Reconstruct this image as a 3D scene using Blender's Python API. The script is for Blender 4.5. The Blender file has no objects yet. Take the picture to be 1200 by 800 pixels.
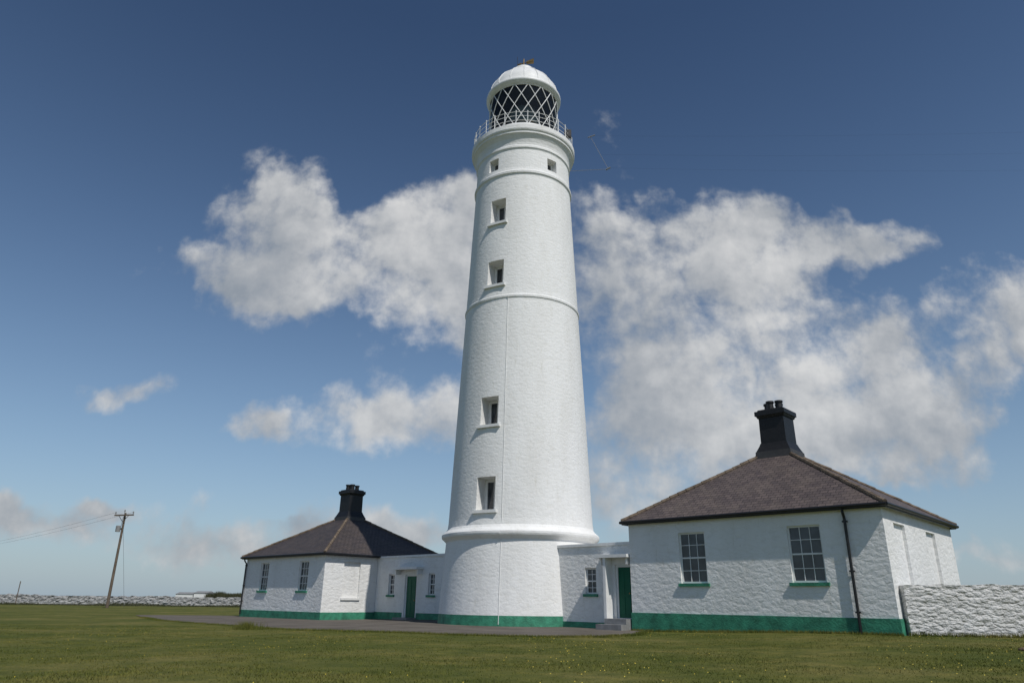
import bpy, math, random
import numpy as np
from mathutils import Vector, Matrix, noise as mnoise
random.seed(4); np.random.seed(4)
scene=bpy.context.scene
COL=scene.collection
rad=math.radians

# ------------------------------------------------------------ node helpers
def newmat(name):
    m=bpy.data.materials.new(name); m.use_nodes=True
    nt=m.node_tree; b=nt.nodes['Principled BSDF']
    return m,nt,b
def ramp(nt,fac,stops):
    r=nt.nodes.new('ShaderNodeValToRGB')
    e=r.color_ramp.elements
    while len(e)<len(stops): e.new(0.5)
    for i,(p,c) in enumerate(stops):
        e[i].position=p; e[i].color=(c[0],c[1],c[2],1)
    nt.links.new(fac,r.inputs[0]); return r.outputs[0]
def coords(nt,scale=(1,1,1),kind='Object'):
    tc=nt.nodes.new('ShaderNodeTexCoord'); mp=nt.nodes.new('ShaderNodeMapping')
    mp.inputs['Scale'].default_value=scale
    nt.links.new(tc.outputs[kind],mp.inputs['Vector']); return mp.outputs[0]
def noise(nt,vec,scale,detail=5,rough=.55):
    n=nt.nodes.new('ShaderNodeTexNoise'); n.inputs['Scale'].default_value=scale
    n.inputs['Detail'].default_value=detail; n.inputs['Roughness'].default_value=rough
    nt.links.new(vec,n.inputs['Vector']); return n.outputs[0]
def bump(nt,h,b,strength=.5,dist=.03):
    n=nt.nodes.new('ShaderNodeBump'); n.inputs['Strength'].default_value=strength
    n.inputs['Distance'].default_value=dist
    nt.links.new(h,n.inputs['Height']); nt.links.new(n.outputs[0],b.inputs['Normal'])
def math_(nt,op,a,b=None,clamp=False):
    n=nt.nodes.new('ShaderNodeMath'); n.operation=op; n.use_clamp=clamp
    for i,x in enumerate((a,b)):
        if x is None: continue
        if isinstance(x,(int,float)): n.inputs[i].default_value=x
        else: nt.links.new(x,n.inputs[i])
    return n.outputs[0]
def mixc(nt,f,a,b,mode='MIX'):
    n=nt.nodes.new('ShaderNodeMix'); n.data_type='RGBA'; n.blend_type=mode
    for idx,x in ((0,f),(6,a),(7,b)):
        if isinstance(x,(int,float)): n.inputs[idx].default_value=x
        elif isinstance(x,tuple): n.inputs[idx].default_value=(x[0],x[1],x[2],1)
        else: nt.links.new(x,n.inputs[idx])
    return n.outputs[2]

def paint_wall(name,stone=2.3,strength=.6,dist=.05,tone=.78,stretch=2.0,vamp=1.0,fine=.9,dark=.9):
    m,nt,b=newmat(name)
    v=coords(nt)
    vs=coords(nt,(stone,stone,stone*stretch))
    nz=nt.nodes.new('ShaderNodeTexNoise'); nz.inputs['Scale'].default_value=1.3
    nt.links.new(vs,nz.inputs['Vector'])
    ad=nt.nodes.new('ShaderNodeVectorMath'); ad.operation='ADD'
    nt.links.new(vs,ad.inputs[0]); nt.links.new(nz.outputs['Color'],ad.inputs[1])
    vo=nt.nodes.new('ShaderNodeTexVoronoi'); vo.feature='F1'; vo.inputs['Scale'].default_value=1
    nt.links.new(ad.outputs[0],vo.inputs['Vector'])
    n2=noise(nt,v,9,5,.65); n3=noise(nt,v,35,2,.6)
    h=math_(nt,'MULTIPLY',math_(nt,'POWER',vo.outputs['Distance'],1.6),-vamp)
    h=math_(nt,'ADD',h,math_(nt,'MULTIPLY',n2,fine))
    h=math_(nt,'ADD',h,math_(nt,'MULTIPLY',n3,.35))
    bump(nt,h,b,strength,dist)
    big=noise(nt,coords(nt,(.8,.8,.18)),1.2,4,.6)
    c=ramp(nt,big,[(.3,(tone*.92,tone*.915,tone*.89)),(.6,(tone,tone,tone*.985))])
    cr=ramp(nt,vo.outputs['Distance'],[(.6,(1,1,1)),(1.0,(dark,dark*.995,dark*.98))])
    c=mixc(nt,1.0,c,cr,'MULTIPLY')
    sp=noise(nt,coords(nt,(3.2,3.2,.45)),1.8,6,.7)
    sc=ramp(nt,sp,[(.58,(1,1,1)),(.78,(.87,.855,.81))])
    c=mixc(nt,1.0,c,sc,'MULTIPLY')
    pt=noise(nt,v,5.5,6,.75)
    c=mixc(nt,1.0,c,ramp(nt,pt,[(.64,(1,1,1)),(.70,(.76,.75,.70))]),'MULTIPLY')
    nt.links.new(c,b.inputs['Base Color']); b.inputs['Roughness'].default_value=.75
    b.inputs['Specular IOR Level'].default_value=.25
    return m
M={}
M['white']=paint_wall('white_painted_stone',3.4,.62,.038,.79,1.8,.75,1.1,.92)
M['tower']=paint_wall('white_painted_tower_stone',3.4,.45,.034,.80,2.0,.6,1.1,.95)
M['rubble']=paint_wall('whitewashed_rubble',4.2,1.0,.11,.68,2.0,1.0,.9,.80)
M['rubble2']=paint_wall('weathered_whitewash',1.6,1.0,.25,.50,2.0,1.0,.9,.70)

def simple(name,c,rough=.6,var=.15,scale=6,bs=.15,bd=.01,metal=0,spec=.4):
    m,nt,b=newmat(name); v=coords(nt)
    n=noise(nt,v,scale,5,.6)
    lo=tuple(x*(1-var) for x in c); hi=tuple(min(1,x*(1+var)) for x in c)
    nt.links.new(ramp(nt,n,[(.3,lo),(.7,hi)]),b.inputs['Base Color'])
    b.inputs['Roughness'].default_value=rough; b.inputs['Metallic'].default_value=metal
    b.inputs['Specular IOR Level'].default_value=spec
    bump(nt,noise(nt,v,scale*5,3,.6),b,bs,bd)
    return m
M['smooth']=simple('white_gloss_paint',(.75,.75,.735),.45,.08,4,.1,.005)
M['green']=simple('green_plinth_paint',(.040,.215,.13),.65,.38,3,.6,.04)
M['door']=simple('green_door_paint',(.008,.105,.058),.5,.1,4,.1,.005,0,.25)
M['black']=simple('black_paint',(.010,.010,.011),.5,.3,5,.5,.02)
M['iron']=simple('black_iron',(.015,.015,.016),.4,.2,8,.1,.005)
M['grey']=simple('grey_cable',(.25,.25,.24),.6,.1,8,.1,.005)
M['brass']=simple('weathered_gilt',(.22,.15,.06),.5,.3,8,.1,.005,.5)
M['pole']=simple('weathered_timber',(.13,.10,.075),.85,.3,3,.4,.02)
M['lead']=simple('lead_grey',(.22,.22,.22),.6,.2,4,.2,.01)
M['flash']=simple('lead_flashing',(.05,.048,.048),.6,.2,4,.2,.01)
M['ridge']=simple('ridge_tile_lichen',(.14,.105,.075),.85,.55,4,.5,.02)
M['rock']=simple('brown_stone',(.16,.11,.07),.9,.3,9,.6,.04)
M['wire']=simple('dark_wire',(.03,.03,.03),.6,.1,3,.1,.001)
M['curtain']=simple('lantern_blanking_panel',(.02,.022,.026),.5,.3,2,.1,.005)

m,nt,b=newmat('window_glass')
v=coords(nt); n=noise(nt,v,1.3,3,.5)
nt.links.new(ramp(nt,n,[(.35,(.018,.022,.028)),(.7,(.07,.078,.09))]),b.inputs['Base Color'])
b.inputs['Roughness'].default_value=.06; b.inputs['Specular IOR Level'].default_value=.6
bump(nt,noise(nt,v,2.0,2,.5),b,.12,.02)
M['glass']=m
m,nt,b=newmat('lantern_glass')
b.inputs['Base Color'].default_value=(.02,.025,.03,1); b.inputs['Roughness'].default_value=.03
tr=nt.nodes.new('ShaderNodeBsdfTransparent'); tr.inputs[0].default_value=(.8,.85,.85,1)
mx=nt.nodes.new('ShaderNodeMixShader'); mx.inputs[0].default_value=.4
out=nt.nodes['Material Output']
nt.links.new(tr.outputs[0],mx.inputs[1]); nt.links.new(b.outputs[0],mx.inputs[2]); nt.links.new(mx.outputs[0],out.inputs[0])
M['lglass']=m
m,nt,b=newmat('lens_glass')
b.inputs['Base Color'].default_value=(.28,.34,.32,1); b.inputs['Roughness'].default_value=.12
bump(nt,noise(nt,coords(nt,(1,1,12)),1.5,2,.4),b,.8,.05)
M['lens']=m

def slate(name,c1,c2,c3):
    m,nt,b=newmat(name)
    uv=coords(nt,(1,1,1),'UV')
    br=nt.nodes.new('ShaderNodeTexBrick'); br.offset=.5
    br.inputs['Scale'].default_value=1; br.inputs['Brick Width'].default_value=.30
    br.inputs['Row Height'].default_value=.22; br.inputs['Mortar Size'].default_value=.012
    br.inputs['Mortar Smooth'].default_value=.2
    br.inputs['Color1'].default_value=(*c1,1); br.inputs['Color2'].default_value=(*c2,1)
    br.inputs['Mortar'].default_value=(c1[0]*.35,c1[1]*.35,c1[2]*.35,1)
    nt.links.new(uv,br.inputs['Vector'])
    v=coords(nt); n=noise(nt,v,1.1,7,.65)
    c=mixc(nt,math_(nt,'MULTIPLY',ramp(nt,n,[(.45,(0,0,0)),(.75,(1,1,1))]),.55),br.outputs['Color'],c3)
    nf=noise(nt,v,14,5,.7)
    c=mixc(nt,1.0,c,ramp(nt,nf,[(.3,(.75,.75,.75)),(.7,(1.2,1.2,1.2))]),'MULTIPLY')
    # lichen spots
    lf=noise(nt,v,6,6,.8)
    c=mixc(nt,ramp(nt,lf,[(.64,(0,0,0)),(.70,(.6,.6,.6))]),c,(.22,.20,.15))
    nt.links.new(c,b.inputs['Base Color']); b.inputs['Roughness'].default_value=.62
    b.inputs['Specular IOR Level'].default_value=.35
    sx=nt.nodes.new('ShaderNodeSeparateXYZ'); nt.links.new(uv,sx.inputs[0])
    fr=math_(nt,'FRACT',math_(nt,'DIVIDE',sx.outputs[1],.22))
    h=math_(nt,'MULTIPLY',math_(nt,'SUBTRACT',1.0,fr),.7)
    h=math_(nt,'ADD',h,math_(nt,'MULTIPLY',br.outputs['Fac'],-.8))
    h=math_(nt,'ADD',h,math_(nt,'MULTIPLY',nf,.35))
    bump(nt,h,b,.9,.025)
    return m
M['slate_r']=slate('purple_slate',(.072,.057,.057),(.122,.095,.088),(.15,.12,.10))
M['slate_l']=slate('dark_slate',(.050,.043,.044),(.078,.063,.061),(.10,.078,.062))

# ------------------------------------------------------------ mesh builder
class MB:
    def __init__(s): s.v=[];s.f=[];s.m=[];s.uv=[];s.mats=[]
    def mi(s,mat):
        if mat not in s.mats: s.mats.append(mat)
        return s.mats.index(mat)
    def face(s,pts,mat,uv=None):
        i=len(s.v); s.v+= [tuple(p) for p in pts]
        s.f.append(tuple(range(i,i+len(pts)))); s.m.append(s.mi(mat))
        s.uv.append(uv if uv else [(0,0)]*len(pts))
    def hexa(s,p,mat):
        i=len(s.v); s.v+=[tuple(q) for q in p]
        for f in ((3,2,1,0),(4,5,6,7),(0,1,5,4),(1,2,6,5),(2,3,7,6),(3,0,4,7)):
            s.f.append(tuple(i+k for k in f)); s.m.append(s.mi(mat)); s.uv.append([(0,0)]*4)
    def box(s,F,s0,s1,n0,n1,z0,z1,mat):
        p=[F(a,c,z) for z in (z0,z1) for a,c in ((s0,n1),(s1,n1),(s1,n0),(s0,n0))]
        s.hexa(p,mat)
    def tube(s,pts,r,mat,seg=8,cap=True):
        pts=[Vector(p) for p in pts]; rings=[]
        for k,p in enumerate(pts):
            a=pts[max(0,k-1)]; c=pts[min(len(pts)-1,k+1)]
            t=(c-a).normalized(); up=Vector((0,0,1)) if abs(t.z)<.95 else Vector((1,0,0))
            x=t.cross(up).normalized(); y=x.cross(t)
            rr=r[k] if isinstance(r,(list,tuple)) else r
            i=len(s.v)
            for j in range(seg):
                an=2*math.pi*j/seg; s.v.append(tuple(p+x*math.cos(an)*rr+y*math.sin(an)*rr))
            rings.append(i)
        for a,c in zip(rings[:-1],rings[1:]):
            for j in range(seg):
                k=(j+1)%seg; s.f.append((a+j,a+k,c+k,c+j)); s.m.append(s.mi(mat)); s.uv.append([(0,0)]*4)
        if cap:
            for a in (rings[0],rings[-1]):
                s.f.append(tuple(a+j for j in range(seg))); s.m.append(s.mi(mat)); s.uv.append([(0,0)]*seg)
    def lathe(s,cx,cy,prof,mat,seg=96,closed=False):
        i=len(s.v); n=len(prof)
        for (r,z) in prof:
            for j in range(seg):
                an=2*math.pi*j/seg; s.v.append((cx+r*math.sin(an),cy-r*math.cos(an),z))
        for a in range(n-1):
            mm=mat(.5*(prof[a][1]+prof[a+1][1])) if callable(mat) else mat
            for j in range(seg):
                k=(j+1)%seg
                s.f.append((i+a*seg+j,i+a*seg+k,i+(a+1)*seg+k,i+(a+1)*seg+j)); s.m.append(s.mi(mm)); s.uv.append([(0,0)]*4)
        if closed:
            mm=mat(0) if callable(mat) else mat
            s.f.append(tuple(i+j for j in range(seg))[::-1]); s.m.append(s.mi(mm)); s.uv.append([(0,0)]*seg)
            s.f.append(tuple(i+(n-1)*seg+j for j in range(seg))); s.m.append(s.mi(mat(99) if callable(mat) else mat)); s.uv.append([(0,0)]*seg)
    def obj(s,name,parent=None,smooth=False,recalc=False):
        me=bpy.data.meshes.new(name); me.from_pydata(s.v,[],s.f)
        for mt in s.mats: me.materials.append(mt)
        me.polygons.foreach_set('material_index',s.m)
        ul=me.uv_layers.new(name='UVMap'); flat=[c for f in s.uv for q in f for c in q]
        ul.data.foreach_set('uv',flat)
        if smooth: me.polygons.foreach_set('use_smooth',[True]*len(s.f))
        me.update(); me.validate()
        if recalc:
            import bmesh
            bm=bmesh.new(); bm.from_mesh(me); bmesh.ops.recalc_face_normals(bm,faces=bm.faces); bm.to_mesh(me); bm.free()
        o=bpy.data.objects.new(name,me); COL.objects.link(o)
        if parent: par(o,parent)
        return o
def par(o,p):
    o.parent=p; o.matrix_parent_inverse=Matrix.Translation(-p.location)
def empty(name,loc):
    e=bpy.data.objects.new(name,None); e.location=loc; e.empty_display_size=.5; COL.objects.link(e); return e
def frame(P,D):
    D=Vector((D[0],D[1])).normalized(); Nn=Vector((D.y,-D.x))
    def F(s,n,z): return (P[0]+D.x*s+Nn.x*n, P[1]+D.y*s+Nn.y*n, z)
    return F
def sstep(t): t=max(0,min(1,t)); return t*t*(3-2*t)
def gh(x,y):
    z=.2*sstep((x-5)/7.)-.13*sstep((-x-4)/7.)
    z+=.025*mnoise.noise(Vector((x*.12,y*.12,3.1)))
    return z

# ------------------------------------------------------------ wall with openings
def wall(mb,F,L,z0,z1,ops,mat,depth=.16):
    ss=sorted({0,L,*[o[0] for o in ops],*[o[1] for o in ops]})
    zz=sorted({z0,z1,*[o[2] for o in ops],*[o[3] for o in ops]})
    for a,b_ in zip(ss[:-1],ss[1:]):
        for c,d in zip(zz[:-1],zz[1:]):
            ms,mz=(a+b_)/2,(c+d)/2
            if any(o[0]<ms<o[1] and o[2]<mz<o[3] for o in ops): continue
            mb.face([F(a,0,c),F(b_,0,c),F(b_,0,d),F(a,0,d)],mat)
    for (a,b_,c,d) in ops:
        mb.face([F(a,0,c),F(a,0,d),F(a,-depth,d),F(a,-depth,c)],mat)
        mb.face([F(b_,0,c),F(b_,-depth,c),F(b_,-depth,d),F(b_,0,d)],mat)
        mb.face([F(a,0,d),F(b_,0,d),F(b_,-depth,d),F(a,-depth,d)],mat)
        mb.face([F(a,0,c),F(a,-depth,c),F(b_,-depth,c),F(b_,0,c)],mat)
        mb.face([F(a,-depth,c),F(b_,-depth,c),F(b_,-depth,d),F(a,-depth,d)],mat)
def sash(F,a,b_,c,d,parent,cols=3,rows=4,depth=.16,sill=True):
    mb=MB(); n=-depth
    mb.face([F(a,n+.02,c),F(b_,n+.02,c),F(b_,n+.02,d),F(a,n+.02,d)],M['glass'])
    w=.065
    mb.box(F,a,a+w,n+.003,n+.07,c,d,M['smooth']); mb.box(F,b_-w,b_,n+.003,n+.07,c,d,M['smooth'])
    mb.box(F,a+w,b_-w,n+.003,n+.07,d-w,d,M['smooth']); mb.box(F,a+w,b_-w,n+.003,n+.075,c,c+w*1.3,M['smooth'])
    mid=(c+d)/2; mb.box(F,a+w,b_-w,n+.022,n+.065,mid-.03,mid+.03,M['smooth'])
    t=.012
    for k in range(1,cols):
        x=a+w+(b_-a-2*w)*k/cols; mb.box(F,x-t,x+t,n+.022,n+.05,c+w*1.3,d-w,M['smooth'])
    for k in range(1,rows):
        if k*2==rows: continue
        z=c+(d-c)*k/rows; mb.box(F,a+w,b_-w,n+.022,n+.052,z-t,z+t,M['smooth'])
    mb.obj('window',parent)
    if sill:
        mb=MB(); mb.box(F,a-.1,b_+.1,-depth+.08,.09,c-.11,c+.012,M['green']); mb.obj('window_sill',parent)

def house(A,dirAB,L1,L2,ze,za,pl,slate_m,front_w,side_blind,name,down_s,chs,o=.22):
    D=Vector(dirAB).normalized(); Pd=Vector((-D.y,D.x))
    A=Vector(A); B=A+D*L1; C=B+Pd*L2; E=A+Pd*L2; ctr=(A+C)/2
    e=empty(name,(ctr.x,ctr.y,0))
    F1=frame(A,D); F2=frame(B,Pd); F3=frame(C,-D); F4=frame(E,-Pd)
    mb=MB()
    wall(mb,F1,L1,-.6,ze,front_w,M['white'])
    wall(mb,F2,L2,-.6,ze,side_blind,M['white'],.12)
    wall(mb,F3,L1,-.6,ze,[],M['white']); wall(mb,F4,L2,-.6,ze,[],M['white'])
    mb.obj('walls',e)
    mb=MB()
    for F,L in ((F1,L1),(F2,L2),(F3,L1),(F4,L2)):
        mb.box(F,-.03,L,0.004,.035,-.5,pl,M['green'])
    mb.obj('plinth',e)
    for (a,b_,c,d) in front_w: sash(F1,a,b_,c,d,e)
    mb=MB()
    for (a,b_,c,d) in side_blind: mb.box(F2,a-.08,b_+.08,-.1,.08,c-.12,c+.01,M['smooth'])
    mb.obj('blind_window_sill',e)
    ev=[F1(-o,o,ze),F1(L1+o,o,ze),F3(-o,o,ze),F3(L1+o,o,ze)]
    ap=Vector((ctr.x,ctr.y,za)); mb=MB()
    for k in range(4):
        p=Vector(ev[k]); q=Vector(ev[(k+1)%4]); ln=(q-p).length
        hh=(ap-(p+q)/2).length
        mb.face([p+Vector((0,0,.06)),q+Vector((0,0,.06)),ap+Vector((0,0,.06))],slate_m,[(0,0),(ln,0),(ln/2,hh)])
        mb.face([p,q,q+Vector((0,0,.06)),p+Vector((0,0,.06))],M['iron'])
    mb.face([Vector(q) for q in ev][::-1],M['smooth'])
    mb.obj('roof',e)
    mb=MB()
    for k in range(4):
        p=Vector(ev[k])+Vector((0,0,.07)); q=ap+Vector((0,0,.07)); ln=(q-p).length; n=int(ln/.42)
        for j in range(n):
            jit=Vector((0,0,random.uniform(-.012,.012)))
            a=p.lerp(q,j/n)+jit; c=p.lerp(q,(j+1.06)/n)+jit
            mb.tube([a,c],[.105,.088],M['ridge'],8)
    mb.obj('hip_tiles',e)
    mb=MB()
    for F,L in ((F1,L1),(F2,L2),(F3,L1),(F4,L2)):
        mb.tube([F(-o-.05,o+.05,ze+.0),F(L+o+.05,o+.05,ze+.0)],.07,M['iron'],8)
        mb.box(F,-o,L+o,o-.035,o-.003,ze-.11,ze-.004,M['iron'])
    for (FF,s) in down_s:
        F=F1 if FF==1 else F2
        mb.tube([F(s,o,ze-.05),F(s,o-.02,ze-.2),F(s,.1,ze-.4),F(s,.1,.05)],.052,M['iron'],10)
        for z in (ze-.55,ze*.5,.9): mb.box(F,s-.09,s+.09,.037,.13,z,z+.06,M['iron'])
    mb.obj('gutters_and_downpipe',e)
    mb=MB(); Fc=frame(ctr,D)
    def sq(h0,h1,z0,z1,mt=M['black']):
        p=[Fc(a*h0,c*h0,z0) for a,c in ((-1,1),(1,1),(1,-1),(-1,-1))]+[Fc(a*h1,c*h1,z1) for a,c in ((-1,1),(1,1),(1,-1),(-1,-1))]
        mb.hexa(p,mt)
    k=chs; z=za
    sq(.86*k,.83*k,z-.75*k,z-.18*k,M['flash']); sq(.82*k,.68*k,z-.2*k,z+.10*k); sq(.68*k,.63*k,z+.10*k,z+.24*k)
    sq(.61*k,.60*k,z+.24*k,z+1.45*k)
    sq(.64*k,.69*k,z+1.45*k,z+1.57*k); sq(.73*k,.73*k,z+1.57*k,z+1.78*k); sq(.64*k,.6*k,z+1.78*k,z+1.87*k)
    for a,c in ((-.33,.0),(.33,.25),(.1,-.33),(-.05,.38)):
        x,y,_=Fc(a*k,c*k,0)
        mb.lathe(x,y,[(.17*k,z+1.84*k),(.15*k,z+2.15*k),(.19*k,z+2.17*k),(.19*k,z+2.26*k),(.11*k,z+2.26*k),(.10*k,z+2.0*k)],M['black'],16)
    mb.obj('chimney',e)
    return e,F1,F2

hr,F1r,F2r=house((5.44,33.0),(.732,-.681),10.8,10.0,4.58,8.08,.75,M['slate_r'],
    [(2.53,3.76,1.93,4.0),(7.28,8.56,1.93,4.02)],[(1.2,2.6,1.75,4.05),(5.6,7.0,1.75,4.05)],'lighthouse_keepers_cottage',[(1,9.52)],1.0)
hl,F1l,F2l=house((-19.04,53.3),(.735,-.678),10.03,10.1,3.85,7.0,.35,M['slate_l'],
    [(2.1,3.2,1.6,3.45),(7.1,8.2,1.6,3.45)],[(1.45,2.75,1.2,3.4)],'lighthouse_keepers_cottage',[(1,.12)],.98,.28)

# ------------------------------------------------------------ tower
TX,TY=.6,40.0
tw=empty('lighthouse',(TX,TY,0))
keys=[(-.6,4.38),(0,4.36),(.5,4.33),(2,4.22),(4.1,4.08)]
keys2=[(4.75,4.0),(11.2,3.73),(17.6,3.44),(26.0,3.08),(27.9,3.02)]
def interp(ks,z):
    for (a,ra),(b_,rb) in zip(ks[:-1],ks[1:]):
        if z<=b_: return ra+(rb-ra)*(z-a)/(b_-a)
    return ks[-1][1]
def RT(z): return interp(keys if z<4.1 else keys2,z)
prof=[(RT(z),z) for z in (-.6,.0,.5)]
prof+=[(RT(z),z) for z in np.linspace(.9,4.05,7)]
prof+=[(4.12,4.1),(4.22,4.2),(4.3,4.26),(4.33,4.34),(4.33,4.44),(4.28,4.5),(4.1,4.66),(4.02,4.78)]
prof+=[(RT(z),z) for z in np.linspace(5.1,17.3,24)]
prof+=[(3.46,17.4),(3.50,17.44),(3.51,17.56),(3.45,17.64)]
prof+=[(RT(z),z) for z in np.linspace(17.9,25.8,16)]
prof+=[(3.11,25.88),(3.17,25.94),(3.18,26.08),(3.1,26.18)]
prof+=[(RT(z),z) for z in np.linspace(26.4,27.7,4)]
prof+=[(3.06,27.78),(3.10,27.82),(3.10,27.95),(3.06,28.02),(3.08,28.2),(3.15,28.45),(3.28,28.66),(3.36,28.74),(3.36,28.86),(3.42,28.92),(3.45,29.0),(3.45,29.3),(3.4,29.36)]
mb=MB()
mb.mi(M['tower']); mb.mi(M['green'])
mb.lathe(TX,TY,prof,lambda z: M['green'] if z<.5 else M['tower'],160,True)
body=mb.obj('tower_shaft',None,recalc=True)
WIN=[(-28.5,5.5,7.2,1.1,.95),(-28.5,9.98,11.55,1.08,.95),(-28.8,18.35,19.95,1.05,.9),(-29,22.55,24.2,1.02,.85),
     (-38,26.45,27.3,.72,.5),(36,26.45,27.3,.72,.5),(120,26.45,27.3,.72,.5),(-120,26.45,27.3,.72,.5),
     (150,8,9.6,1.05,.9),(150,15,16.6,1.05,.9),(150,21,22.6,1.05,.9)]
cut=MB(); cut.mi(M['tower']); cut.mi(M['green'])
wp=MB(); sl=MB()
for (az,z0,z1,w,dp) in WIN:
    a=rad(az); n=Vector((math.sin(a),-math.cos(a)))
    d=Vector((math.cos(a),math.sin(a)))
    R=RT((z0+z1)/2)*math.cos(w/2/4)
    P=(TX+n.x*R,TY+n.y*R); F=frame(P,d)
    cut.box(F,-w/2,w/2,-dp,.9,z0,z1,M['tower'])
    q=-dp
    wp.face([F(-w/2,q+.03,z0),F(w/2,q+.03,z0),F(w/2,q+.03,z1),F(-w/2,q+.03,z1)],M['glass'])
    fw=.15 if w>.8 else .1
    wp.box(F,-w/2+.002,-w/2+fw,q+.005,q+.09,z0+.002,z1-.002,M['smooth']); wp.box(F,w/2-fw,w/2-.002,q+.005,q+.09,z0+.002,z1-.002,M['smooth'])
    wp.box(F,-w/2+fw,w/2-fw,q+.005,q+.09,z1-fw,z1-.002,M['smooth']); wp.box(F,-w/2+fw,w/2-fw,q+.005,q+.09,z0+.002,z0+fw,M['smooth'])
    if w>.8:
        wp.box(F,-.02,.02,q+.032,q+.07,z0+fw,z1-fw,M['smooth'])
        sl.box(F,-w/2-.16,w/2+.16,-.25,.19,z0-.15,z0-.002,M['smooth'])
co=cut.obj('cutter',None,recalc=True)
mod=body.modifiers.new('cut','BOOLEAN'); mod.object=co; mod.operation='DIFFERENCE'; mod.solver='EXACT'
dg=bpy.context.evaluated_depsgraph_get(); dg.update()
me=bpy.data.meshes.new_from_object(body.evaluated_get(dg))
body.modifiers.clear(); body.data=me; bpy.data.objects.remove(co)
par(body,tw)
wp.obj('tower_windows',tw); sl.obj('tower_window_sills',tw)
mb=MB()
pts=[]
for z in list(np.linspace(.1,4.0,8))+[4.3,4.7]+list(np.linspace(5,17.3,14))+[17.5]:
    a=rad(-14.5); R=RT(z)+.012
    if 4.05<z<4.6: R=4.35
    if 17.35<z<17.7: R=3.53
    pts.append((TX+R*math.sin(a),TY-R*math.cos(a),z))
mb.tube(pts,.016,M['smooth'],6); mb.obj('lightning_conductor',tw)
# lantern
mb=MB()
mb.lathe(TX,TY,[(2.42,29.35),(2.42,30.0),(2.5,30.03),(2.5,30.12),(2.36,30.14)],M['smooth'],96)
mb.lathe(TX,TY,[(2.3,33.35),(2.42,33.36),(2.44,33.46),(2.54,33.52),(2.58,33.6),(2.58,33.72),(2.5,33.8),(2.42,33.92),(2.38,34.15),
  (2.3,34.4),(2.1,34.78),(1.82,35.16),(1.48,35.5),(1.12,35.80),(.8,36.0),(.78,36.05),(.78,36.3),(.72,36.36),(.52,36.5),(.25,36.6),(.12,36.64)],M['smooth'],96)
mb.obj('lantern_dome',tw,smooth=True)
mb=MB()
for k in range(16):
    a=2*math.pi*k/16
    pr=[(2.42,33.93),(2.39,34.15),(2.31,34.41),(2.11,34.79),(1.83,35.17),(1.49,35.51),(1.13,35.81),(.81,36.01)]
    mb.tube([(TX+r*math.sin(a),TY-r*math.cos(a),z+.01) for r,z in pr],.022,M['smooth'],6)
mb.obj('dome_ribs',tw)
mb=MB(); mb.lathe(TX,TY,[(2.30,30.1),(2.30,33.4)],M['lglass'],96); mb.obj('lantern_glazing',tw,smooth=True)
mb=MB()
H0,H1=30.12,33.38; NB=16
for k in range(NB):
    for sg in (1,-1):
        pts=[]
        for j in range(13):
            t=j/12; a=2*math.pi*(k+.3)/NB+sg*t*rad(22.5*2)
            pts.append((TX+2.34*math.sin(a),TY-2.34*math.cos(a),H0+(H1-H0)*t))
        mb.tube(pts,.028,M['smooth'],6,False)
for z in (30.14,33.33):
    mb.tube([(TX+2.34*math.sin(a),TY-2.34*math.cos(a),z) for a in np.linspace(0,2*math.pi,65)],.05,M['smooth'],6,False)
mb.obj('lantern_astragals',tw)
mb=MB()
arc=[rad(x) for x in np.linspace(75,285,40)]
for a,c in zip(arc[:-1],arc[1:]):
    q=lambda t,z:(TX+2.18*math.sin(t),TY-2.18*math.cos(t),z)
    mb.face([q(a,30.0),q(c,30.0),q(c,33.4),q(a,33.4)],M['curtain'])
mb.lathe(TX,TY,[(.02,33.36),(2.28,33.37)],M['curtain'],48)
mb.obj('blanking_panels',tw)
mb=MB()
mb.lathe(TX,TY,[(.5,29.5),(.5,30.5),(.75,30.6),(.95,31.0),(1.08,31.5),(1.12,31.9),(1.08,32.3),(.95,32.7),(.6,33.0),(.1,33.1)],M['lens'],32)
mb.lathe(TX,TY,[(1.13,31.3),(1.18,31.32),(1.18,31.38),(1.1,31.4)],M['brass'],32)
mb.obj('lens_optic',tw,smooth=True)
mb=MB()
NP=28
for k in range(NP):
    a=2*math.pi*(k+.3)/NP; x,y=TX+3.3*math.sin(a),TY-3.3*math.cos(a)
    mb.tube([(x,y,29.3),(x,y,30.35)],.026,M['smooth'],6)
    mb.tube([(x,y,30.34),(x,y,30.4),(x,y,30.44)],[.03,.045,.02],M['smooth'],6)
for z in (29.68,30.02,30.33):
    mb.tube([(TX+3.3*math.sin(a),TY-3.3*math.cos(a),z) for a in np.linspace(0,2*math.pi,73)],.016,M['smooth'],6,False)
mb.obj('gallery_railing',tw)
mb=MB()
mb.tube([(TX,TY,36.6),(TX,TY,37.5)],.035,M['brass'],8)
def q3(s,z): return Vector((TX+s*.94,TY-s*.34,z))
mb.tube([q3(-.45,37.12),q3(.7,37.12)],.03,M['brass'],8)
mb.hexa([q3(.2,36.98),q3(.75,36.9),q3(.75,36.9)+Vector((0,.03,0)),q3(.2,36.98)+Vector((0,.03,0)),
         q3(.2,37.25),q3(.75,37.36),q3(.75,37.36)+Vector((0,.03,0)),q3(.2,37.25)+Vector((0,.03,0))],M['brass'])
mb.hexa([q3(-.5,37.1),q3(-.2,37.0),q3(-.2,37.0)+Vector((0,.03,0)),q3(-.5,37.1)+Vector((0,.03,0)),
         q3(-.5,37.14),q3(-.2,37.24),q3(-.2,37.24)+Vector((0,.03,0)),q3(-.5,37.14)+Vector((0,.03,0))],M['brass'])
mb.lathe(TX,TY,[(.0,36.62),(.14,36.66),(.18,36.78),(.14,36.9),(0,36.94)],M['brass'],16)
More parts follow.
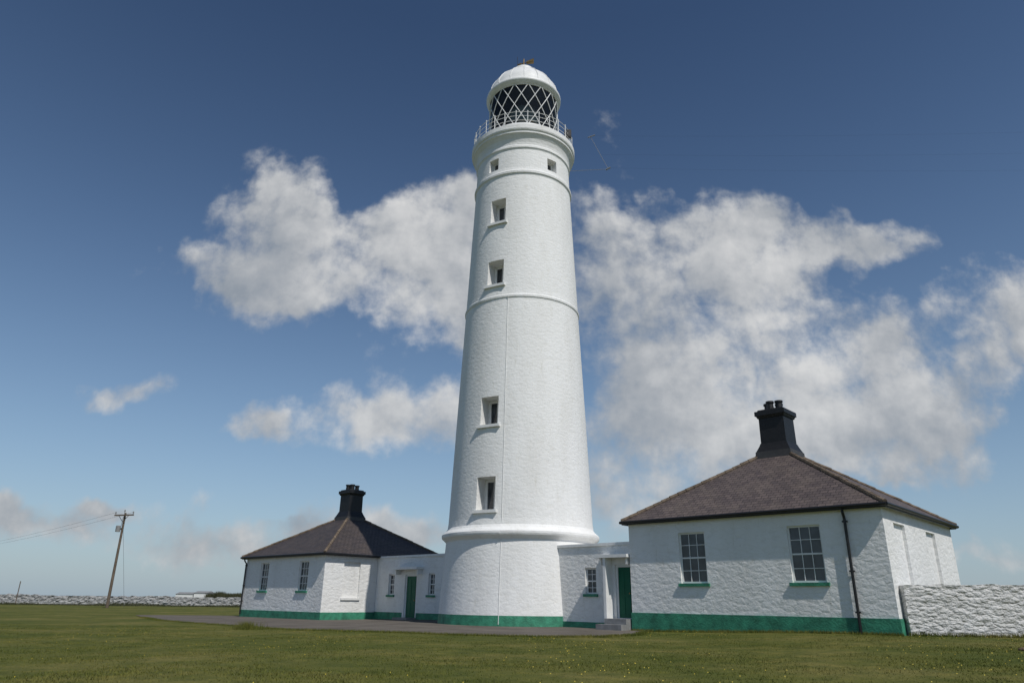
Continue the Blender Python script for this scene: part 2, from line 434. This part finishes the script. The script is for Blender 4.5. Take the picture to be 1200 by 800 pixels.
mb.tube([(TX-.45,TY-.2,36.3),(TX-.45,TY-.2,37.5)],.015,M['iron'],6)
mb.obj('weather_vane',tw)
mb=MB()
F=frame((TX+2.9,TY-1.3),(1,0)); mb.box(F,-.2,.25,-.15,.15,29.9,30.4,M['iron']); mb.tube([F(0,0,29.3),F(0,0,29.95)],.05,M['iron'],8)
mb.obj('fog_detector',tw)
mb=MB()
mb.tube([(3.55,40,28.15),(6.32,40,28.35)],.012,M['grey'],6)
mb.tube([(6.32,40,28.35),(5.2,40,30.9)],.012,M['grey'],6)
mb.tube([(5.0,40,30.85),(5.5,39.9,31.0)],.035,M['grey'],6)
mb.tube([(6.15,40,28.3),(6.45,39.9,28.42)],.05,M['grey'],6)
mb.obj('aerial_boom',tw)

mast=empty('aerial_mast',(92,44,0)); mb=MB()
mb.tube([(92,44,-.2),(92,44,40)],[.25,.12],M['lead'],10); mb.tube([(90.5,44,37),(93.5,44,37)],.06,M['lead'],8)
mb.obj('mast',mast)
mb=MB()
for (x,z,zz) in ((6.45,28.45,35.0),(5.9,29.5,37.0),(5.5,31.0,39.2)):
    pts=[]
    for j in range(21):
        t=j/20; pts.append((x+(92-x)*t,40+4*t,z+(zz-z)*t-4*1.2*t*(1-t)))
    mb.tube(pts,.0024,M['wire'],4)
mb.obj('aerial_wires',mast)

# ------------------------------------------------------------ link ranges
def link(P,D,L,dep,ztop,wins,door,can,pl,name,rows):
    F=frame(P,D); c=F(L/2,-dep/2,0); e=empty(name,(c[0],c[1],0)); mb=MB()
    ops=[*wins,door]
    wall(mb,F,L,-.6,ztop,ops,M['white'],.18)
    B_=F(L,-dep,0); D2=(-D[0],-D[1]); Fb=frame((B_[0],B_[1]),D2); wall(mb,Fb,L,-.6,ztop,[],M['white'])
    mb.face([F(0,0,-.6),F(0,-dep,-.6),F(0,-dep,ztop),F(0,0,ztop)],M['white'])
    mb.face([F(L,0,-.6),F(L,-dep,-.6),F(L,-dep,ztop),F(L,0,ztop)],M['white'])
    mb.obj('walls',e)
    mb=MB(); mb.box(F,-.0,L,-dep-.06,.07,ztop+.003,ztop+.13,M['smooth']); mb.obj('parapet_coping',e)
    for w in wins: sash(F,*w,e,cols=2,rows=rows,depth=.18)
    a,b_,c0,d0=door; n=-.18; mb=MB()
    mb.box(F,a+.09,b_-.09,n+.003,n+.06,c0+.005,d0-.1,M['door'])
    for (x0,x1) in ((a+.17,(a+b_)/2-.04),((a+b_)/2+.04,b_-.17)):
        for (y0,y1) in ((c0+.15,c0+.9),(c0+1.05,d0-.25)):
            mb.box(F,x0,x1,n+.062,n+.078,y0,y1,M['door'])
    mb.tube([F(b_-.2,n+.06,c0+1.05),F(b_-.2,n+.13,c0+1.05)],.035,M['brass'],8)
    mb.obj('door',e)
    mb=MB(); mb.box(F,a+.002,a+.09,n+.003,n+.1,c0+.004,d0-.002,M['smooth']); mb.box(F,b_-.09,b_-.002,n+.003,n+.1,c0+.004,d0-.002,M['smooth']); mb.box(F,a+.09,b_-.09,n+.003,n+.1,d0-.1,d0-.002,M['smooth']); mb.obj('door_frame',e)
    mb=MB(); mb.box(F,can[0],can[1],.003,.62,can[2],can[2]+.14,M['smooth'])
    for x in (can[0]+.12,can[1]-.2):
        mb.box(F,x,x+.1,.003,.42,can[2]-.3,can[2]-.003,M['smooth'])
    mb.obj('door_canopy',e)
    mb=MB(); mb.box(F,a-.15,b_+.1,.003,.75,-.3,max(.1,c0-.02),M['lead']) 
    if c0>.3: mb.box(F,a-.35,b_+.1,.753,1.15,-.3,c0*.5,M['lead'])
    mb.obj('door_step',e)
    mb=MB(); mb.box(F,0,a-.16,.004,.03,-.5,pl,M['green']); mb.box(F,b_+.12,L,.004,.03,-.5,pl,M['green']); mb.obj('plinth',e)
    return e,F
ll,Fll=link((-8.86,49.5),(.735,-.678),9.0,4.6,3.72,[(1.29,1.87,1.42,2.7),(5.24,5.82,1.42,2.7)],(2.98,4.1,.06,2.66),(2.3,4.75,2.95),.38,'link_building',4)
lr,Flr=link((2.34,36.42),(.732,-.681),4.6,4.2,3.66,[(1.77,2.4,1.5,2.68)],(3.5,4.4,.5,2.78),(2.8,4.56,3.08),.28,'link_building',4)
mb=MB(); mb.box(Flr,2.85,3.1,.003,.03,1.75,1.95,M['iron']); mb.obj('plaque',lr)
mb=MB(); mb.box(Flr,3.2,3.34,.003,.55,-.3,3.077,M['smooth']); mb.obj('porch_wall',lr)

# boundary walls
def rubble_wall(name,x0,x1,yb,topf,nx,nz=14,th=.5,amp=.05,gz=-.3,mat='rubble'):
    bw=empty(name,((x0+x1)/2,yb+.25,0)); mb=MB(); P=[]
    for side in (0,1):
        for i in range(nx+1):
            x=x0+(x1-x0)*i/nx; top=topf(x)
            for j in range(nz+1):
                z=gz+(top-gz)*j/nz
                dy=amp*mnoise.noise(Vector((x*3,z*6,side*7)))
                P.append((x,yb+(dy if side==0 else th+dy),z+.03*mnoise.noise(Vector((x*4,z*4,2.)))*(j==nz)))
    mb.v=P; st=nz+1; off=(nx+1)*st
    for i in range(nx):
        for j in range(nz):
            a=i*st+j; mb.f.append((a,a+st,a+st+1,a+1)); b0=off+a; mb.f.append((b0,b0+1,b0+st+1,b0+st))
        a=i*st+nz; mb.f.append((a,a+st,off+a+st,off+a))
    for i in (0,nx):
        mb.f.append(tuple([i*st+j for j in range(st)]+[off+i*st+j for j in range(nz,-1,-1)]))
    mb.mi(M[mat]); mb.m=[0]*len(mb.f); mb.uv=[[(0,0)]*len(f) for f in mb.f]
    mb.obj('rubble_stonework',bw)
rubble_wall('stone_boundary_wall',13.72,46.0,25.75,lambda x:1.84+.05*mnoise.noise(Vector((x*1.7,0,5)))+.03*mnoise.noise(Vector((x*6,0,9)))+.012*(x-13),260)
rubble_wall('stone_boundary_wall',-175,-9,106,lambda x:1.10+.12*mnoise.noise(Vector((x*.15,0,5)))+.14*mnoise.noise(Vector((x*1.3,0,9))),700,8,.6,.2,-.6,'rubble2')

# ------------------------------------------------------------ ground, path, sea
m,nt,b=newmat('turf')
v=coords(nt)
n1=noise(nt,v,.22,5,.6); n2=noise(nt,v,1.6,5,.65); n3=noise(nt,v,22,3,.7)
c=ramp(nt,n1,[(.35,(.078,.092,.022)),(.5,(.105,.110,.029)),(.66,(.155,.142,.048))])
c2=ramp(nt,n2,[(.35,(.72,.78,.72)),(.58,(1.08,1.05,1.0)),(.75,(1.4,1.26,1.1))])
c=mixc(nt,1.0,c,c2,'MULTIPLY')
c=mixc(nt,1.0,c,ramp(nt,n3,[(.35,(.65,.67,.65)),(.65,(1.25,1.25,1.2))]),'MULTIPLY')
nt.links.new(c,b.inputs['Base Color']); b.inputs['Roughness'].default_value=.95; b.inputs['Specular IOR Level'].default_value=.1
bump(nt,math_(nt,'ADD',n3,math_(nt,'MULTIPLY',n2,2.0)),b,.6,.04)
M['turf']=m
def axis(vals): return sorted(set(round(float(x),3) for x in vals))
xs=axis([-1500,-1000,-700,-500,-350,-250,-180,-130,-100,-80]+list(np.arange(-70,50,1.0))+[55,65,80,110,160,250,400,700,1200])
ys=axis([-400,-200,-100,-50,-30]+list(np.arange(-20,60,1.0))+list(np.arange(60,120,4.0))+[130,160,200,240,270,271.5,275,280,290])
V=[];Fc=[]
for y in ys:
    for x in xs:
        z=gh(x,y)-.35*sstep((y-112)/60); yy=y+ (9*mnoise.noise(Vector((x*.03,0,0))) if y>250 else 0)
        if y>=271: z-= {271.5:1.5,275:8,280:22,290:40}.get(y,0)
        V.append((x,yy,z))
w=len(xs)
for j in range(len(ys)-1):
    for i in range(w-1): a=j*w+i; Fc.append((a,a+1,a+1+w,a+w))
me=bpy.data.meshes.new('ground'); me.from_pydata(V,[],Fc); me.materials.append(M['turf'])
me.polygons.foreach_set('use_smooth',[True]*len(Fc)); o=bpy.data.objects.new('ground',me); COL.objects.link(o)

m,nt,b=newmat('worn_tarmac')
v=coords(nt); n1=noise(nt,v,.5,5,.6); n2=noise(nt,v,40,3,.7)
c=ramp(nt,n1,[(.3,(.095,.083,.070)),(.55,(.135,.12,.103)),(.75,(.17,.148,.12))])
c=mixc(nt,1.0,c,ramp(nt,n2,[(.3,(.75,.75,.75)),(.7,(1.2,1.2,1.2))]),'MULTIPLY')
nt.links.new(c,b.inputs['Base Color']); b.inputs['Roughness'].default_value=.95; b.inputs['Specular IOR Level'].default_value=.15
bump(nt,n2,b,.5,.015); M['tar']=m
front=[(-26,52.5),(-23.5,48.5),(-19.5,42.5),(-13,36.3),(-9.4,32.6),(-5.5,29.4),(-2,27.4),(1,26.6),(3.4,27.3),(5.0,29.3),(5.75,31.8)]
back=[(-26.5,53.5),(-25,54),(-21,55),(-17,55),(-12,51),(-9,50),(-5,47),(-1,42),(1,40),(4,38),(7,34)]
def resamp(P,n):
    P=[Vector(p) for p in P]; t=np.linspace(0,len(P)-1,n); out=[]
    for q in t:
        i=min(int(q),len(P)-2); out.append(P[i].lerp(P[i+1],q-i))
    return out
Fq=resamp(front,200); Bq=resamp(back,200); V=[];Fc=[]; nc=26
PATHF=[]
for k,(p,q) in enumerate(zip(Fq,Bq)):
    wob=.25*mnoise.noise(Vector((k*.13,0,0)))+.12*mnoise.noise(Vector((k*.5,4,0)))
    d=(q-p).normalized(); p=p+d*wob; PATHF.append(p)
    for j in range(nc+1):
        x=p.lerp(q,j/nc); V.append((x.x,x.y,gh(x.x,x.y)+.03))
for k in range(199):
    for j in range(nc): a=k*(nc+1)+j; Fc.append((a,a+nc+1,a+nc+2,a+1))
me=bpy.data.meshes.new('tarmac_path'); me.from_pydata(V,[],Fc); me.materials.append(M['tar'])
o=bpy.data.objects.new('tarmac_path',me); COL.objects.link(o)

m,nt,b=newmat('sea_water')
v=coords(nt,(.004,.02,1)); n1=noise(nt,v,3,6,.65)
nt.links.new(ramp(nt,n1,[(.35,(.20,.24,.26)),(.65,(.45,.48,.5))]),b.inputs['Base Color'])
b.inputs['Roughness'].default_value=.35
bump(nt,noise(nt,coords(nt,(.3,.3,.3)),1.0,5,.6),b,.4,.6); M['sea']=m
mb=MB(); mb.face([(-30000,60,-33),(30000,60,-33),(30000,40000,-33),(-30000,40000,-33)],M['sea']); mb.obj('sea')
db=empty('distant_farm_building',(-84,200,0)); mb=MB(); F=frame((-88.5,198),(1,0))
for (a,b_,h) in ((0,4.5,2.2),(4.8,8.3,2.5)):
    mb.box(F,a,b_,-5,0,-1,h-.5,M['smooth'])
    mb.hexa([F(a-.1,.15,h-.5),F(b_+.1,.15,h-.5),F(b_+.1,-5.1,h-.5),F(a-.1,-5.1,h-.5),F(a,-2,h),F(b_,-2,h),F(b_,-3,h),F(a,-3,h)],M['lead'])
mb.obj('farm_range',db)

# ------------------------------------------------------------ utility pole
up=empty('utility_pole',(-45,84,0)); mb=MB()
mb.tube([(-45,84,-.5),(-45,84,10.25)],[.17,.11],M['pole'],12)
mb.obj('pole',up); mb=MB()
F=frame((-45,83.8),(.96,-.28)); mb.box(F,-1.35,1.35,-.06,.08,9.9,10.05,M['pole'])
for s in (-1.25,0,1.25):
    p=F(s,0,0); z0=10.05 if s else 10.25
    mb.lathe(p[0],p[1],[(.03,z0),(.03,z0+.12),(.09,z0+.13),(.09,z0+.2),(.06,z0+.22),(.07,z0+.3),(.0,z0+.34)],M['lead'],10)
mb.tube([F(-.7,.05,9.92),F(0,.05,9.2)],.03,M['iron'],6); mb.tube([F(.7,.05,9.92),F(0,.05,9.2)],.03,M['iron'],6)
mb.obj('crossarm',up); mb=MB()
p=F(-.1,.4,0); mb.lathe(p[0],p[1],[(.0,8.05),(.26,8.06),(.26,8.7),(.2,8.76),(.0,8.78)],M['lead'],14); mb.box(F,-.2,.1,.08,.3,8.3,8.5,M['iron'])
mb.tube([F(.0,.14,8.7),F(.05,.14,9.8)],.02,M['iron'],6); mb.obj('transformer',up)
mb=MB(); mb.tube([(-45,84,8.9),(-42.3,82.5,gh(-42,82))],.014,M['wire'],5); mb.obj('guy_wire',up)
mb=MB()
for s in (-1.25,1.25):
    a=Vector(F(s,0,10.3)); c=Vector((-165,186+s,10.8)); pts=[]
    for j in range(25):
        t=j/24; q=a.lerp(c,t); q.z-=4*2.2*t*(1-t); pts.append(q)
    mb.tube(pts,.010,M['wire'],4)
mb.obj('power_lines',up)
fp=MB(); fp.tube([(-68.5,104,-.3),(-68.5,104,2.9)],.06,M['pole'],8); fp.obj('field_post')

# ------------------------------------------------------------ grass
m,nt,b=newmat('grass_blades')
v=coords(nt); n1=noise(nt,v,.22,5,.6); n2=noise(nt,v,30,2,.6); n4=noise(nt,v,1.6,5,.65)
c=ramp(nt,n1,[(.35,(.088,.106,.024)),(.5,(.118,.124,.032)),(.66,(.175,.158,.054))])
c=mixc(nt,1.0,c,ramp(nt,n4,[(.35,(.75,.82,.75)),(.58,(1.05,1.03,1.0)),(.75,(1.35,1.22,1.1))]),'MULTIPLY')
c=mixc(nt,1.0,c,ramp(nt,n2,[(.3,(.6,.65,.55)),(.7,(1.35,1.32,1.2))]),'MULTIPLY')
nt.links.new(c,b.inputs['Base Color']); b.inputs['Roughness'].default_value=.8; b.inputs['Specular IOR Level'].default_value=.12
M['blade']=m
poly=[(p.x,p.y) for p in PATHF]+[(b_[0],b_[1]) for b_ in back[::-1]]
polys=[np.array(poly), np.array([(5.4,33.0),(13.4,25.6),(20.6,33.3),(13,41)]),np.array([(13.7,25.74),(60,25.74),(60,60),(13.7,60)])]
def inside(x,y,P):
    r=np.zeros(len(x),bool); j=len(P)-1
    for i in range(len(P)):
        xi,yi=P[i];xj,yj=P[j]
        cnd=((yi>y)!=(yj>y))&(x<(xj-xi)*(y-yi)/((yj-yi) if yj!=yi else 1e-9)+xi); r^=cnd; j=i
    return r
def blades(x,y,h,wd,lean,name,mat,zoff=0):
    n=len(x); z=np.array([gh(a,c) for a,c in zip(x,y)])+zoff
    an=np.random.rand(n)*2*np.pi; lx=(np.random.rand(n)-.5)*2*lean*h; ly=(np.random.rand(n)-.5)*2*lean*h
    V=np.empty((n,3,3)); dx=np.cos(an)*wd/2; dy=np.sin(an)*wd/2
    V[:,0]=np.stack([x-dx,y-dy,z-.005],1); V[:,1]=np.stack([x+dx,y+dy,z-.005],1); V[:,2]=np.stack([x+lx,y+ly,z+h],1)
    me=bpy.data.meshes.new(name); me.vertices.add(n*3); me.vertices.foreach_set('co',V.ravel())
    me.loops.add(n*3); me.loops.foreach_set('vertex_index',np.arange(n*3,dtype=np.int32))
    me.polygons.add(n); me.polygons.foreach_set('loop_start',np.arange(0,n*3,3,dtype=np.int32)); me.polygons.foreach_set('loop_total',np.full(n,3,dtype=np.int32))
    me.update(calc_edges=True); me.materials.append(mat); o=bpy.data.objects.new(name,me); COL.objects.link(o); return o
n=230000
y=9+27*np.random.rand(n)**1.25; x=(np.random.rand(n)-.5)*2*(y*.80+1.5)
k=~(inside(x,y,polys[0])|inside(x,y,polys[1])|inside(x,y,polys[2])); x=x[k];y=y[k]
dens=np.array([mnoise.noise(Vector((a*.5,c*.5,0)))+.5*mnoise.noise(Vector((a*2,c*2,5))) for a,c in zip(x,y)])
k=np.random.rand(len(x))<np.clip(.6+dens,0.15,1); x=x[k];y=y[k];dens=dens[k]
blades(x,y,(.015+.025*np.random.rand(len(x)))*(1+.4*dens),.012+.008*np.random.rand(len(x)),.9,'lawn_grass',M['blade'])
X=[];Y=[];Hh=[]
for k in range(9000):
    t=random.random(); X.append(13.6+30*t); Y.append(25.7-abs(random.gauss(0,.13))); Hh.append(.06+.14*random.random())
for k in range(5000):
    s=random.random()*10.9; p=F1r(s,.05+abs(random.gauss(0,.12)),0); X.append(p[0]);Y.append(p[1]);Hh.append(.04+.1*random.random())
for k in range(14000):
    i=random.randrange(20,199); p=PATHF[i]; X.append(p.x+random.gauss(0,.12)); Y.append(p.y-abs(random.gauss(0,.16))+.05); Hh.append(.04+.07*random.random())
blades(np.array(X),np.array(Y),np.array(Hh),np.full(len(X),.018),.5,'long_grass',M['blade'])
m2=simple('dark_scrub',(.050,.054,.024),.9,.4,3,.2,.02)
n=22000; x=-130+125*np.random.rand(n); y=100+5.8*np.random.rand(n)
hh=np.array([.12+.4*max(0,mnoise.noise(Vector((a*.12,c*.2,8)))+.15) for a,c in zip(x,y)])*(.5+np.random.rand(n))
blades(x,y,hh,np.full(n,.12),.5,'rough_grass_strip',m2)
n=9000; x=np.random.rand(n); y=196+6*np.random.rand(n); x=-80+9.5*x
hh=np.array([2.7+.9*mnoise.noise(Vector((a*.5,0,8))) for a in x])*(.55+.5*np.random.rand(n))
blades(x,y,hh,np.full(n,.25),.15,'hedge',m2,-.4)
n=700; r=np.abs(np.random.normal(0,.28,n)); a=np.random.rand(n)*6.283
x=-11.4+r*np.cos(a)*1.4; y=32.9+r*np.sin(a)
blades(x,y,.12+.28*np.random.rand(n),np.full(n,.02),.6,'grass_tuft',M['blade'])
m3=simple('buttercup_yellow',(.60,.46,.05),.6,.1,5,.1,.01)
n=1500; y=9.5+22*np.random.rand(n); x=(np.random.rand(n)-.5)*2*(y*.78)
g=np.array([mnoise.noise(Vector((a*.25,c*.25,20))) for a,c in zip(x,y)]); k=(g+np.random.rand(n)*.5>.42)&~inside(x,y,polys[0])&~inside(x,y,polys[1])
x=x[k];y=y[k]; mb=MB()
for a,c in zip(x,y):
    z=gh(a,c)+.04+.03*random.random(); r=.009
    mb.face([(a+r*math.cos(t),c+r*math.sin(t)*.7,z+r*math.sin(t)*.8) for t in np.linspace(0,2*math.pi,6)[:-1]],m3)
mb.obj('buttercups')
bpy.ops.mesh.primitive_ico_sphere_add(subdivisions=4,radius=1,location=(0,0,0)); rk=bpy.context.object; rk.name='brown_stone'
for vv in rk.data.vertices:
    d=vv.co.normalized(); f=1+.35*mnoise.noise(d*1.7)+.15*mnoise.noise(d*5); vv.co=Vector((d.x*.22*f,d.y*.16*f,d.z*.07*f))
rk.location=(12.6,18.4,gh(12.6,18.4)+.02); rk.data.materials.append(M['rock'])

# ------------------------------------------------------------ world
SUN_EL,SUN_AZ=52,147
w=bpy.data.worlds.new('World'); scene.world=w; w.use_nodes=True; nt=w.node_tree
bg=nt.nodes['Background']; bg.inputs['Strength'].default_value=.1
sky=nt.nodes.new('ShaderNodeTexSky'); sky.sky_type='NISHITA'; sky.sun_disc=False
sky.sun_elevation=rad(SUN_EL); sky.sun_rotation=rad(SUN_AZ); sky.altitude=50; sky.air_density=1.0; sky.dust_density=.5; sky.ozone_density=2.6
tc=nt.nodes.new('ShaderNodeTexCoord'); sp=nt.nodes.new('ShaderNodeSeparateXYZ'); nt.links.new(tc.outputs['Generated'],sp.inputs[0])
yy=math_(nt,'MAXIMUM',sp.outputs[1],.05)
a_=math_(nt,'DIVIDE',sp.outputs[0],yy); b_=math_(nt,'DIVIDE',sp.outputs[2],yy)
cb=nt.nodes.new('ShaderNodeCombineXYZ'); nt.links.new(a_,cb.inputs[0]); nt.links.new(b_,cb.inputs[1])
def vmath(op,x,y):
    n=nt.nodes.new('ShaderNodeVectorMath'); n.operation=op
    for i,q in enumerate((x,y)):
        if isinstance(q,tuple): n.inputs[i].default_value=q
        elif q is not None: nt.links.new(q,n.inputs[i])
    return n
def vn(vec,scale,detail,rough,off):
    v2=vmath('ADD',vec,off).outputs[0]
    n=nt.nodes.new('ShaderNodeTexNoise'); n.noise_dimensions='2D'; n.inputs['Scale'].default_value=scale; n.inputs['Detail'].default_value=detail; n.inputs['Roughness'].default_value=rough
    nt.links.new(v2,n.inputs['Vector']); return n
wn=vn(cb.outputs[0],5.5,4,.6,(3,1,0))
wv=vmath('MULTIPLY',vmath('SUBTRACT',wn.outputs['Color'],(.5,.5,.5)).outputs[0],(.15,.11,0)).outputs[0]
pos=vmath('ADD',cb.outputs[0],wv).outputs[0]
BL=[(-.40,.635,.06,.06,.85),(-.30,.55,.13,.07,1.0),(-.22,.49,.14,.075,1.1),(-.48,.485,.09,.045,.95),(-.13,.46,.11,.07,1.05),(-.115,.61,.07,.06,.8),(-.07,.55,.08,.05,.8),(-.34,.42,.06,.035,.65),
(.15,.54,.08,.09,.95),(.29,.53,.12,.08,1.1),(.46,.55,.12,.042,.85),(.62,.565,.09,.030,.9),(.22,.42,.12,.07,1.0),(.42,.34,.15,.085,1.1),(.40,.44,.09,.06,.95),
(.54,.30,.12,.085,1.1),(.56,.235,.11,.06,1.05),(.17,.26,.09,.09,.9),(.22,.15,.11,.07,.85),(-.20,.255,.11,.045,.95),(-.09,.27,.08,.06,.85),(-.384,.238,.055,.025,1.0),(-.578,.274,.055,.025,.95),
(.83,.43,.13,.09,1.15),(-.68,.10,.09,.03,.95),(-.45,.07,.15,.035,.95),(-.31,.10,.08,.03,.9),(-.138,.084,.10,.028,.85),(.561,.169,.06,.018,.95),(.156,.753,.032,.036,.75),(.66,.07,.13,.03,.9),(-.05,.37,.05,.03,.5),(-.555,.125,.03,.014,.85),(.35,.25,.10,.05,.75)]
acc=None
for (ca,cbb,ra,rb,wt) in BL:
    d=vmath('MULTIPLY',vmath('SUBTRACT',pos,(ca,cbb,0)).outputs[0],(.86/ra,.86/rb,0)).outputs[0]
    r2=vmath('DOT_PRODUCT',d,d).outputs['Value']
    g=math_(nt,'MULTIPLY',math_(nt,'EXPONENT',math_(nt,'MULTIPLY',r2,-1.0)),wt)
    acc=g if acc is None else math_(nt,'ADD',acc,g)
acc=math_(nt,'MINIMUM',acc,1.08)
def puff(off,dt):
    n=vn(cb.outputs[0],6.5,dt,.62,off).outputs[0]
    v2=vmath('ADD',pos,off).outputs[0]
    vo=nt.nodes.new('ShaderNodeTexVoronoi'); vo.voronoi_dimensions='2D'; vo.feature='F1'; vo.inputs['Scale'].default_value=13
    vo.inputs['Detail'].default_value=2; vo.inputs['Roughness'].default_value=.5
    nt.links.new(v2,vo.inputs['Vector'])
    return math_(nt,'SUBTRACT',math_(nt,'MULTIPLY',math_(nt,'SUBTRACT',n,.5),2.2),math_(nt,'MULTIPLY',math_(nt,'SUBTRACT',vo.outputs['Distance'],.4),.35))
p0=puff((0,0,0),9); p1=puff((.012,.028,0),6)
gate=nt.nodes.new('ShaderNodeMapRange'); gate.inputs['From Min'].default_value=.0; gate.inputs['From Max'].default_value=.3; nt.links.new(acc,gate.inputs[0])
dn=math_(nt,'ADD',acc,math_(nt,'MULTIPLY',p0,gate.outputs[0]))
mr=nt.nodes.new('ShaderNodeMapRange'); mr.interpolation_type='SMOOTHSTEP'; mr.inputs['From Min'].default_value=.22; mr.inputs['From Max'].default_value=1.08
nt.links.new(dn,mr.inputs[0]); dens=math_(nt,'MULTIPLY',mr.outputs[0],.92)
dens=math_(nt,'MULTIPLY',dens,math_(nt,'GREATER_THAN',sp.outputs[1],.06))
thick=math_(nt,'MULTIPLY',math_(nt,'SUBTRACT',dn,.9),-.12)
lown=vn(cb.outputs[0],3.6,4,.55,(7,2,0)).outputs[0]
rel=math_(nt,'ADD',math_(nt,'MULTIPLY',math_(nt,'SUBTRACT',p0,p1),.6),.50)
rel=math_(nt,'ADD',rel,thick)
rel=math_(nt,'ADD',rel,math_(nt,'MULTIPLY',math_(nt,'SUBTRACT',lown,.5),1.5),True)
cc=ramp(nt,rel,[(.0,(.29,.325,.37)),(.4,(.42,.44,.465)),(.7,(.56,.57,.58)),(1.0,(.70,.70,.695))])
cc=mixc(nt,1.0,cc,(10,10,10),'MULTIPLY')
el=math_(nt,'MAXIMUM',sp.outputs[2],0.0)
tint=ramp(nt,el,[(0.0,(.95,1.0,1.05)),(.2,(.80,.88,.92)),(.45,(.60,.70,.78)),(.7,(.42,.51,.60))])
skc=mixc(nt,1.0,sky.outputs[0],tint,'MULTIPLY')
hz=math_(nt,'MULTIPLY',math_(nt,'EXPONENT',math_(nt,'MULTIPLY',el,-6.0)),.85)
skc=mixc(nt,hz,skc,(3.0,3.9,4.75))
fin=mixc(nt,dens,skc,cc)
nt.links.new(fin,bg.inputs['Color'])
w.cycles.sampling_method='MANUAL'; w.cycles.sample_map_resolution=256

sun=bpy.data.lights.new('sun','SUN'); sun.energy=3.4; sun.angle=rad(.5); sun.color=(1,.96,.90)
so=bpy.data.objects.new('sun',sun); COL.objects.link(so)
tos=Vector((math.sin(rad(SUN_AZ))*math.cos(rad(SUN_EL)),math.cos(rad(SUN_AZ))*math.cos(rad(SUN_EL)),math.sin(rad(SUN_EL))))
so.rotation_euler=tos.to_track_quat('Z','Y').to_euler(); so.location=(20,-20,60)

# ------------------------------------------------------------ camera
cam=bpy.data.cameras.new('camera'); cam.lens=24.6; cam.sensor_width=36; cam.clip_end=60000; cam.clip_start=.1
oc=bpy.data.objects.new('camera',cam); COL.objects.link(oc); scene.camera=oc
p=rad(20.26); r=rad(.7)
U=Vector((0,-math.sin(p),math.cos(p))); R=Vector((1,0,0)); Fw=Vector((0,math.cos(p),math.sin(p)))
R2=R*math.cos(r)+U*math.sin(r); U2=U*math.cos(r)-R*math.sin(r)
mt=Matrix((( R2.x,U2.x,-Fw.x,0),(R2.y,U2.y,-Fw.y,0),(R2.z,U2.z,-Fw.z,1.2),(0,0,0,1)))
oc.matrix_world=mt
scene.view_settings.view_transform='Standard'; scene.view_settings.look='None'; scene.view_settings.exposure=0
